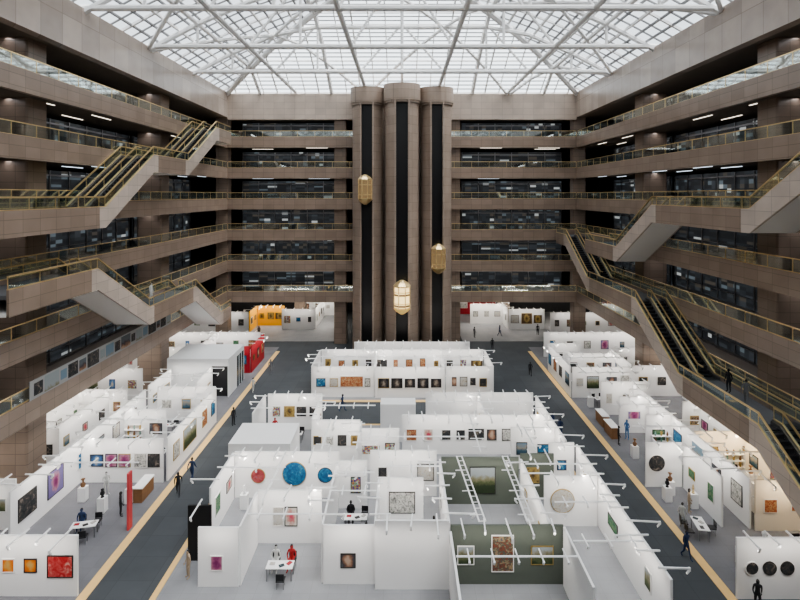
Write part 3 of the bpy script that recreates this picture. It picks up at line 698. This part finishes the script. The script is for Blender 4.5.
# --- banner of pictures along the first gallery
BANN=pm('banner_grey',(0.36,0.36,0.36),0.7)
m=MB(); m.box(-0.03,0.03,-11,11,0,1.3)
r=top(m.obj('gallery_banner',BANN,(-XS+0.05,47,lev(0)+1.56)),'long grey banner with row of small pictures on gallery railing','banner')
yy=-10.6; i=0
while yy<10.0:
    w_=[0.9,1.6,0.7,1.2][i%4]; w_=min(w_,10.8-yy); c=MB(); c.box(0.03,0.04,0,w_,[0.2,0.1,0.3,0.15][i%4],[1.05,1.2,1.0,1.15][i%4]); c.obj('picture_panel',ARTS[['dark','sea','portrait','land','dark'][(i*3)%5]][0],(0,yy,0),r); yy+=w_+0.18; i+=1

# ------------------------------------------------------------------ furniture
def chair_proto():
    s=MB(); s.box(-0.23,0.23,-0.22,0.22,0.42,0.47)
    root=bpy.data.objects.new('chair',None); COL.objects.link(root)
    s.obj('seat',BLACK,parent=root)
    b=MB(); b.box(-0.22,0.22,0.19,0.23,0.52,0.86); b.box(-0.2,-0.16,0.19,0.22,0.44,0.55); b.box(0.16,0.2,0.19,0.22,0.44,0.55); b.obj('backrest',BLACK,parent=root)
    for x in(-0.19,0.19):
        for y in(-0.18,0.18):
            l=MB(); l.tube((x,y,0.0),(x*0.9,y*0.9,0.42),0.018); l.obj('leg',STEEL,parent=root)
    return root
def table_proto():
    root=bpy.data.objects.new('table',None); COL.objects.link(root)
    t=MB(); t.box(-0.75,0.75,-0.35,0.35,0.71,0.75); t.obj('table_top',WHITE,parent=root)
    for x in(-0.68,0.68):
        for y in(-0.28,0.28):
            l=MB(); l.box(x-0.025,x+0.025,y-0.025,y+0.025,0,0.71); l.obj('leg',STEEL,parent=root)
    return root
def plinth_proto():
    root=bpy.data.objects.new('plinth',None); COL.objects.link(root)
    t=MB(); t.box(-0.25,0.25,-0.25,0.25,0.04,1.0); t.box(-0.22,0.22,-0.22,0.22,0,0.04); t.obj('body',WHITE,parent=root); return root
def shelf_proto():
    root=bpy.data.objects.new('display_shelf',None); COL.objects.link(root)
    for x in(-0.8,0.76):
        f=MB(); f.box(x,x+0.04,-0.35,0,0,1.65); f.obj('upright',WHITE,parent=root)
    for z in(0.1,0.6,1.1,1.6):
        b=MB(); b.box(-0.76,0.76,-0.35,0,z,z+0.04); b.obj('shelf_board',WHITE,parent=root)
    return root
def sculpt_me(mat,seed,name='sculpture',s=1.0):
    rr=random.Random(seed); m=MB(); z=0; r=0.12*s
    for i in range(5):
        nr=rr.uniform(0.05,0.17)*s; m.cyl(0,0,z,z+0.11*s,r,nr,14); z+=0.11*s; r=nr
    m.cyl(0,0,z,z+0.05*s,r,0.02*s,14)
    return m.mesh(name,[mat],True)
ch=chair_proto(); tb=table_proto(); pl=plinth_proto(); sh=shelf_proto()
def put(proto,x,y,rot,lab,cat,grp,z=0.03):
    o=dup(proto,(x,y,z),rot); top(o,lab,cat,grp); return o
sc=[sculpt_me(BLACK,1),sculpt_me(WOOD,2),sculpt_me(WHITE,3),sculpt_me(GOLD,4)]
CER=[sculpt_me(FRAMEG,5,'vase',0.6),sculpt_me(WOOD,6,'vase',0.6),sculpt_me(pm('celadon',(0.2,0.35,0.3),0.3),8,'vase',0.6)]
BK=MB(); BK.box(-0.15,0.15,-0.11,0.11,0,0.03); BKM=[BK.mesh('book',[c_]) for c_ in (REDP,FRAMEB,ARTS['pale'][0],TEALGL)]
def chair(x,y,r=0): put(ch,x,y,r,'black chair with thin steel legs in a booth','chair','booth chairs')
def table(x,y,r=0,i=0):
    put(tb,x,y,r,'white rectangular table with steel legs in a booth','table','booth tables')
    for k,(dx,dy) in enumerate(((-0.45,0.05),(0.1,-0.1),(0.5,0.1))):
        o=place(BKM[(i+k)%4],'book',(x+dx*math.cos(r)-dy*math.sin(r),y+dx*math.sin(r)+dy*math.cos(r),0.78),None,r+k*0.5)
        top(o,['red','black','pale','dark teal'][(i+k)%4]+' art catalogue lying on a white booth table','book','catalogues on booth tables')
def plinth(x,y,i=0):
    put(pl,x,y,0,'white square display plinth','plinth','display plinths')
    o=place(sc[i%4],'sculpture',(x,y,1.03)); top(o,['black','brown wooden','white','brass'][i%4]+' turned sculpture on a white plinth','sculpture','small sculptures')
def shelf(x,y,i=0):
    put(sh,x,y,0,'low open white display shelf against a booth wall','shelf','display shelves')
    for a,z in enumerate((0.64,1.14,1.64)):
        for b in range(3):
            o=place(CER[(a+b+i)%3],'vase',(x-0.5+b*0.5,y-0.17,0.03+z)); top(o,['gilt','brown','green'][(a+b+i)%3]+' small ceramic vase on a display shelf','vase','vases on the display shelves')
for (x,y,i) in ((-20.5,36.5,0),(-19.2,37.6,2),(-22,44.5,1),(19.2,44.0,1),(20.2,37.0,3),(-7.4,60,1),(6.8,60,0),(0.2,60.3,2),(23.9,37.5,1),(25.4,38.3,2),(28,37.2,3),(24.5,44.2,0),(-29,46.5,2),(-6,41,3),(19.3,54.6,2),(4,47.8,2),(18.8,37.8,0),(19.4,38.6,1),(21.8,50.3,2),(25.2,36.0,0),(21.0,60.2,3),(-22.6,37.8,1),(-21.9,42.6,0),(-26,44.0,3),(-10.9,36.9,2),(24.2,36.4,3),(25.9,39.6,1),(23.6,39.4,0),(19.9,31.2,1),(21.6,31.8,2)): plinth(x,y,i)
for i,(x,y) in enumerate(((24.0,41.48),(25.7,41.48),(28.5,41.48),(21.6,44.58),(29.2,34.38),(-22.9,45.78))): shelf(x,y,i)
TB=[(-20.2,33.9,0.2),(-22.0,31.5,0),(-6.9,30.2,0),(0.7,36.4,0.05),(-3.0,34.7,0),(-19.6,43.5,1.5),(20.6,42.4,0),(11.6,36.2,0),(6.6,39.4,0),(-9.5,46.9,0),(20.6,55.0,0.2),(-5.5,60.5,0),(24.6,31.8,0),(19.0,34.0,1.4),(7.6,61.2,0),(-21.5,48.6,0),(28.5,38.6,0)]
for i,(x,y,r) in enumerate(TB):
    table(x,y,r,i)
    for dx,dy,dr in((-0.4,0.75,0.1),(0.5,0.8,-0.1),(0.2,-0.75,math.pi)):
        chair(x+dx*math.cos(r)-dy*math.sin(r),y+dx*math.sin(r)+dy*math.cos(r),r+dr)
for o in (ch,tb,pl,sh):
    for c in list(o.children): bpy.data.objects.remove(c)
    bpy.data.objects.remove(o)
def counter(x,y,rot,n):
    r=bpy.data.objects.new('reception_counter',None); COL.objects.link(r); r.location=(x,y,0.03); r.rotation_euler=(0,0,rot)
    top(r,'brown wooden reception counter with white top beside the aisle','counter','reception counters')
    m=MB(); m.box(-0.9,0.9,-0.3,0.3,0,1.0); m.box(-0.88,0.88,-0.32,-0.3,0.1,0.9); m.obj('body',WOOD,parent=r)
    m=MB(); m.box(-0.95,0.95,-0.36,0.36,1.0,1.05); m.obj('counter_top',WHITE,parent=r)
counter(18.9,48.2,math.pi/2,0); counter(19.0,50.6,math.pi/2,0); counter(-18.6,38.4,math.pi/2,0)
# ------------------------------------------------------------------ people
SK=pm('skin',(0.55,0.34,0.24),0.5); HAIR=pm('hair',(0.015,0.012,0.01),0.5); EYE=pm('eye_dark',(0.02,0.015,0.01),0.3)
def cloth(n,c): return pm('cloth_'+n,c,0.85,noise=0.1,nscale=10)
CL={'black':cloth('black',(0.022,0.022,0.026)),'white':cloth('white',(0.55,0.55,0.53)),'navy':cloth('navy',(0.025,0.045,0.11)),'grey':cloth('grey',(0.18,0.18,0.19)),'beige':cloth('beige',(0.40,0.31,0.22)),'red':cloth('red',(0.4,0.03,0.03)),'jeans':cloth('jeans',(0.06,0.11,0.2)),'blue':cloth('blue',(0.08,0.2,0.4))}
SHOE=cloth('shoe',(0.02,0.02,0.02))
POSES={
 'stand':dict(j=dict(hipL=(0.10,0,0.90),kneeL=(0.11,-0.02,0.49),ankL=(0.11,0.02,0.09),toeL=(0.13,-0.17,0.04),hipR=(-0.10,0,0.90),kneeR=(-0.12,-0.02,0.49),ankR=(-0.13,0.03,0.09),toeR=(-0.16,-0.15,0.04),
    elbL=(0.25,0.03,1.12),wrL=(0.24,-0.08,0.88),elbR=(-0.25,0.03,1.12),wrR=(-0.22,-0.12,0.90)),lean=0,dz=0),
 'walk':dict(j=dict(hipL=(0.09,0,0.90),kneeL=(0.10,-0.16,0.50),ankL=(0.10,-0.28,0.10),toeL=(0.11,-0.46,0.06),hipR=(-0.09,0,0.90),kneeR=(-0.10,0.06,0.48),ankR=(-0.10,0.33,0.16),toeR=(-0.11,0.20,0.04),
    elbL=(0.25,0.14,1.13),wrL=(0.25,0.17,0.89),elbR=(-0.25,-0.06,1.13),wrR=(-0.22,-0.25,0.97)),lean=-0.03,dz=0),
 'look':dict(j=dict(hipL=(0.10,0,0.90),kneeL=(0.13,-0.03,0.49),ankL=(0.15,0.02,0.09),toeL=(0.2,-0.15,0.04),hipR=(-0.10,0,0.90),kneeR=(-0.10,-0.02,0.49),ankR=(-0.10,0.02,0.09),toeR=(-0.11,-0.17,0.04),
    elbL=(0.26,-0.02,1.13),wrL=(0.10,-0.26,1.17),elbR=(-0.26,-0.02,1.13),wrR=(-0.08,-0.28,1.22)),lean=-0.02,dz=0),
 'sit':dict(j=dict(hipL=(0.10,0,0.90),kneeL=(0.13,-0.44,0.92),ankL=(0.12,-0.42,0.50),toeL=(0.13,-0.60,0.45),hipR=(-0.10,0,0.90),kneeR=(-0.13,-0.44,0.92),ankR=(-0.12,-0.40,0.50),toeR=(-0.14,-0.58,0.45),
    elbL=(0.26,-0.05,1.14),wrL=(0.13,-0.30,1.03),elbR=(-0.26,-0.05,1.14),wrR=(-0.12,-0.32,1.03)),lean=-0.02,dz=-0.35),
}
def body_mesh(pose):
    P=POSES[pose]; j=P['j']; ln=P['lean']
    pts=[((0,0,0.95),0.145,0.11)];edges=[]
    def add(p,rx,ry,par): pts.append((p,rx,ry)); edges.append((par,len(pts)-1)); return len(pts)-1
    w=add((0,ln*0.5,1.10),0.125,0.095,0); c=add((0,ln,1.30),0.155,0.11,w); s=add((0,ln,1.42),0.12,0.085,c); n=add((0,ln-0.005,1.50),0.055,0.055,s); add((0,ln-0.02,1.58),0.05,0.05,n)
    for sd,sx in (('L',1),('R',-1)):
        h=add(j['hip'+sd],0.095,0.10,0); k=add(j['knee'+sd],0.06,0.062,h); a=add(j['ank'+sd],0.04,0.042,k); add(j['toe'+sd],0.038,0.03,a)
        sh=add((sx*0.18,ln,1.42),0.06,0.06,s); e=add(j['elb'+sd],0.043,0.043,sh); add(j['wr'+sd],0.028,0.028,e)
    me=bpy.data.meshes.new('tmp'); me.from_pydata([p[0] for p in pts],edges,[]); o=bpy.data.objects.new('tmp',me); COL.objects.link(o)
    md=o.modifiers.new('s','SKIN'); md.use_smooth_shade=True
    for i,p in enumerate(pts): me.skin_vertices[0].data[i].radius=(p[1],p[2]); 
    me.skin_vertices[0].data[0].use_root=True
    sb=o.modifiers.new('u','SUBSURF'); sb.levels=1; sb.render_levels=1
    bpy.context.view_layer.update()
    dg=bpy.context.evaluated_depsgraph_get(); em=bpy.data.meshes.new_from_object(o.evaluated_get(dg)); bpy.data.objects.remove(o)
    bm=bmesh.new(); bm.from_mesh(em)
    def seg(p,a,b):
        a,b=Vector(a),Vector(b); t=max(0,min(1,(p-a).dot(b-a)/(b-a).length_squared)); return (p-a.lerp(b,t)).length
    for f in bm.faces:
        p=f.calc_center_median(); f.smooth=True
        dleg=min(seg(p,j['hip'+d],j['knee'+d]) for d in'LR'); dsh=min(seg(p,j['knee'+d],j['ank'+d]) for d in'LR'); dft=min(seg(p,j['ank'+d],j['toe'+d]) for d in'LR')
        darm=min(min(seg(p,(sx*0.18,ln,1.42),j['elb'+d]),seg(p,j['elb'+d],j['wr'+d])) for d,sx in(('L',1),('R',-1)))
        dtor=seg(p,(0,0,0.98),(0,ln,1.42)); dn=seg(p,(0,ln,1.49),(0,ln,1.6))
        dw=min((p-Vector(j['wr'+d])).length for d in'LR')
        mn=min(dleg,dsh,dft,darm,dtor,dn)
        if dw<0.07 or mn==dn: mi=2
        elif mn==dft: mi=3
        elif mn in(dleg,dsh) : mi=1
        elif mn==dtor and p.z<0.93: mi=1
        else: mi=0
        f.material_index=mi
    def ell(c,r,mi,u=12,v=8,fn=None):
        g=bmesh.ops.create_uvsphere(bm,u_segments=u,v_segments=v,radius=1.0)
        for q in g['verts']:
            co=q.co.copy()
            if fn: co=fn(co)
            q.co=Vector((c[0]+co.x*r[0],c[1]+co.y*r[1],c[2]+co.z*r[2]))
        for f in {f for q in g['verts'] for f in q.link_faces}: f.material_index=mi; f.smooth=True
    hc=(0,ln-0.025,1.635)
    def hf(co):
        if co.z<-0.2: co=Vector((co.x*(1+0.25*(co.z+0.2)),co.y,co.z))
        return co
    ell(hc,(0.076,0.096,0.115),2,14,10,hf)
    ell((0,hc[1]-0.098,hc[2]-0.01),(0.014,0.02,0.024),2,6,5)
    for sx in(-1,1):
        ell((sx*0.03,hc[1]-0.086,hc[2]+0.012),(0.012,0.008,0.007),4,6,4); ell((sx*0.078,hc[1]+0.005,hc[2]-0.005),(0.012,0.02,0.03),2,6,5)
    ell((0,hc[1]-0.085,hc[2]-0.052),(0.025,0.01,0.006),2,6,4)
    for d,sx in(('L',1),('R',-1)):
        wr=Vector(j['wr'+d]); dr=(wr-Vector(j['elb'+d])).normalized(); side=dr.cross(Vector((1,0,0)))
        if side.length<0.1: side=Vector((0,1,0))
        side.normalize(); nrm=dr.cross(side)
        pc=wr+dr*0.05; 
        g=bmesh.ops.create_uvsphere(bm,u_segments=8,v_segments=6,radius=1.0)
        M=Matrix((side*0.042,nrm*0.016,dr*0.052)).transposed()
        for q in g['verts']: q.co=pc+M@q.co
        for f in {f for q in g['verts'] for f in q.link_faces}: f.material_index=2; f.smooth=True
        for i,(o_,L) in enumerate(((-0.03,0.065),(-0.01,0.078),(0.01,0.073),(0.03,0.055),(0.045,0.05))):
            st=pc+dr*(0.04 if i<4 else -0.01)+side*o_; dd=(dr if i<4 else (dr*0.7+side*0.7).normalized())
            mid=st+dd*L*0.5; en=mid+(dd*0.85+nrm*0.5*sx).normalized()*L*0.5
            for a,b,ra,rb in((st,mid,0.009,0.008),(mid,en,0.008,0.006)):
                g=bmesh.ops.create_cone(bm,cap_ends=True,segments=6,radius1=ra,radius2=rb,depth=(b-a).length)
                q=(b-a).to_track_quat('Z','Y').to_matrix().to_4x4(); q.translation=(a+b)/2
                for vv in g['verts']: vv.co=q@vv.co
                for f in {f for vv in g['verts'] for f in vv.link_faces}: f.material_index=2
    for q in bm.verts: q.co.z+=P['dz']
    if pose!='sit':
        mz=min(q.co.z for q in bm.verts)
        for q in bm.verts: q.co.z-=mz
        dzz=-mz
    else: dzz=0
    m=bpy.data.meshes.new('person'); bm.to_mesh(m); bm.free(); return m,(hc[0],hc[1],hc[2]+P['dz']+dzz)
def hair_mesh(hc,longh):
    bm=bmesh.new(); bmesh.ops.create_uvsphere(bm,u_segments=14,v_segments=10,radius=1.0)
    kill=[]
    for q in bm.verts:
        x,y,z=q.co
        if y<-0.35 and z<0.35: kill.append(q)
        elif z<-0.35 and not longh: kill.append(q)
        zz=z*(2.0 if (longh and z<0) else 1)
        q.co=Vector((hc[0]+x*0.088,hc[1]+0.008+y*0.104,hc[2]+0.012+zz*0.12))
    bmesh.ops.delete(bm,geom=kill,context='VERTS')
    for f in bm.faces:f.smooth=True
    m=bpy.data.meshes.new('hair'); bm.to_mesh(m); bm.free(); m.materials.append(HAIR); return m
BM={k:body_mesh(k) for k in POSES}
HM={(k,l):hair_mesh(BM[k][1],l) for k in POSES for l in(0,1)}
PT={'stand':'standing','walk':'walking','look':'standing with hands raised','sit':'sitting on a chair'}
def person(x,y,pose,rot,topc,botc,longh=0,z=0.0,sc_=1.0):
    me=BM[pose][0].copy(); me.materials.clear()
    for mm in (CL[topc],CL[botc],SK,SHOE,EYE): me.materials.append(mm)
    o=place(me,'person',(x,y,z),None,rot); o.scale=(sc_,)*3
    place(HM[(pose,longh)],'hair',(0,0,0),o)
    top(o,'person in %s top and %s trousers, %s'%(topc,botc,PT[pose]),'person','fair visitors')
PE=[(-16.2,38.6,'walk',0.3,'black','jeans'),(-16.0,40.6,'walk',3.0,'navy','black'),(-15.9,50.3,'stand',1,'black','black'),(-16.0,65,'walk',0,'grey','black'),(-16.4,58.7,'walk',3,'white','jeans'),
(14.2,47.8,'walk',3.1,'navy','black'),(13.9,49.2,'stand',2,'navy','grey'),(15.4,64,'walk',3,'black','jeans'),(18.8,46.3,'stand',1.2,'black','grey'),(20.0,47.4,'look',-1,'blue','jeans'),(17.0,31.9,'walk',0.2,'navy','jeans'),(18.3,34.8,'stand',2.5,'white','black'),(18.6,27.9,'walk',-0.3,'black','grey'),
(12.7,75,'walk',3,'black','black'),(11,81,'stand',2,'grey','black'),(2.0,33.4,'stand',3.1,'grey','jeans'),(-2.2,32.6,'stand',1.5,'grey','black'),(-12.1,30.2,'stand',-0.8,'beige','jeans'),
(-19.0,36.0,'stand',2.2,'black','grey'),(-21.4,38.6,'look',0.7,'white','jeans'),(-18.9,41.8,'stand',1.2,'grey','black'),(-26,37,'stand',-1,'black','black'),(-22.3,47.0,'stand',1.7,'blue','black'),(21.9,40.9,'stand',0.4,'grey','black'),(19.6,36.4,'stand',0.9,'beige','black'),(11.6,41,'look',3,'black','grey'),(-4.6,47,'stand',3,'black','black'),(-6.0,53.6,'walk',1.6,'navy','black'),(1,62,'stand',3.1,'black','black'),(-8,61.5,'stand',2.6,'red','black'),(-28.5,54.2,'stand',1,'black','black'),(-22,82,'walk',0.5,'black','black'),(21,82.5,'stand',3,'black','black'),(15,82,'walk',1,'navy','jeans'),(9.9,53.5,'stand',2,'black','grey'),(19.2,41.6,'stand',1,'navy','jeans'),(24.8,39.6,'stand',0.3,'black','black'),(-11.4,47.8,'look',0.5,'red','jeans'),(5.5,46.0,'stand',2,'grey','black'),(9.0,62.3,'stand',3,'navy','grey')]
for i,p in enumerate(PE): 
    inb=(abs(p[0])<13.1 and 22<p[1]<50) or (abs(p[0])<9.8 and 56.4<p[1]<67) or (abs(p[0])>17.99 and p[1]<76) or (abs(p[0])>10 and p[1]>79)
    person(*p,longh=(i*7)%3==0,z=0.03 if inb else 0.0,sc_=random.uniform(0.9,1.0))
for p in ((-7.3,30.93,'sit',0,'white','black',1),(-6.4,30.98,'sit',-0.1,'red','black',1),(1.16,37.2,'sit',-0.1,'black','jeans',0),(-3.4,35.43,'sit',0.1,'black','black',0),(-20.74,34.56,'sit',0.1,'navy','black',0)): person(*p[:6],longh=p[6],z=0.03)
person(24.2,39.5,'stand',-1.2,'black','grey',z=zf(0)); person(24.0,37.2,'walk',2.4,'grey','black',z=zf(0)); person(-24.0,51,'stand',1.4,'white','jeans',z=zf(1)); person(26.2,63,'stand',-1.4,'black','black',z=zf(1))
# ------------------------------------------------------------------ lighting
w=bpy.data.worlds.new('World'); scene.world=w; w.use_nodes=True
bg=w.node_tree.nodes['Background']; bg.inputs[0].default_value=(0.92,0.965,1.0,1); bg.inputs[1].default_value=2.2
sl=bpy.data.lights.new('daylight_sun','SUN'); sl.energy=6.5; sl.angle=math.radians(60); sl.color=(1,0.98,0.95)
so=bpy.data.objects.new('daylight_sun',sl); COL.objects.link(so); so.rotation_euler=(math.radians(16),math.radians(26),0); so.location=(10,20,60)
def area(x,y,z,sx,sy,p,c=(1,0.95,0.88),rx=0,rz=0):
    l=bpy.data.lights.new('added_area_light','AREA'); l.shape='RECTANGLE'; l.size=sx; l.size_y=sy; l.energy=p; l.color=c  # added area lights, no fixtures of their own
    o=bpy.data.objects.new('added_area_light',l); COL.objects.link(o); o.location=(x,y,z); o.rotation_euler=(rx,0,rz); return o
for x in(-31,31):
    for y in(34,46,58,70): area(x,y,6.0,3,3,260)
for x in (-30,-20,-12,12,20,30): area(x,88,6.0,3,3,300,(1,0.92,0.8))
for k in range(6):
    zz=(lev(k+1) if k<5 else 32.9)+0.05
    for x in(-XS-3,XS+3): area(x,50,zz,0.4,50,260,(0.97,0.97,1.0))  # added long lights that brighten the galleries beyond their ceiling strips
    for x in(-17,17): area(x,YB+2.8,zz,14,0.4,80,(0.97,0.97,1.0))
for x,y,L,face,p in LIGHTS:
    warm=(x>22.7 and y<42); wc=(1,0.94,0.86) if not warm else (1,0.80,0.55)
    if warm: p*=1.8
    if face=='F': area(x,y-1.0,3.35,L*0.9,0.12,p*L,wc,0.5,0)
    elif face=='R': area(x+1.0,y,3.35,L*0.9,0.12,p*L,wc,0.5,math.pi/2)
    else: area(x-1.0,y,3.35,L*0.9,0.12,p*L,wc,0.5,-math.pi/2)
cam=bpy.data.cameras.new('Camera'); co=bpy.data.objects.new('Camera',cam); COL.objects.link(co); co.location=(0,0,H); co.rotation_euler=(math.pi/2,0,0)
cam.sensor_width=36; cam.lens=24; cam.shift_y=-105/800; cam.shift_x=-2/800; cam.clip_end=400
scene.camera=co
scene.view_settings.view_transform='AgX'
scene.view_settings.exposure=0.3
try: scene.view_settings.look='AgX - Medium High Contrast'
except Exception: pass
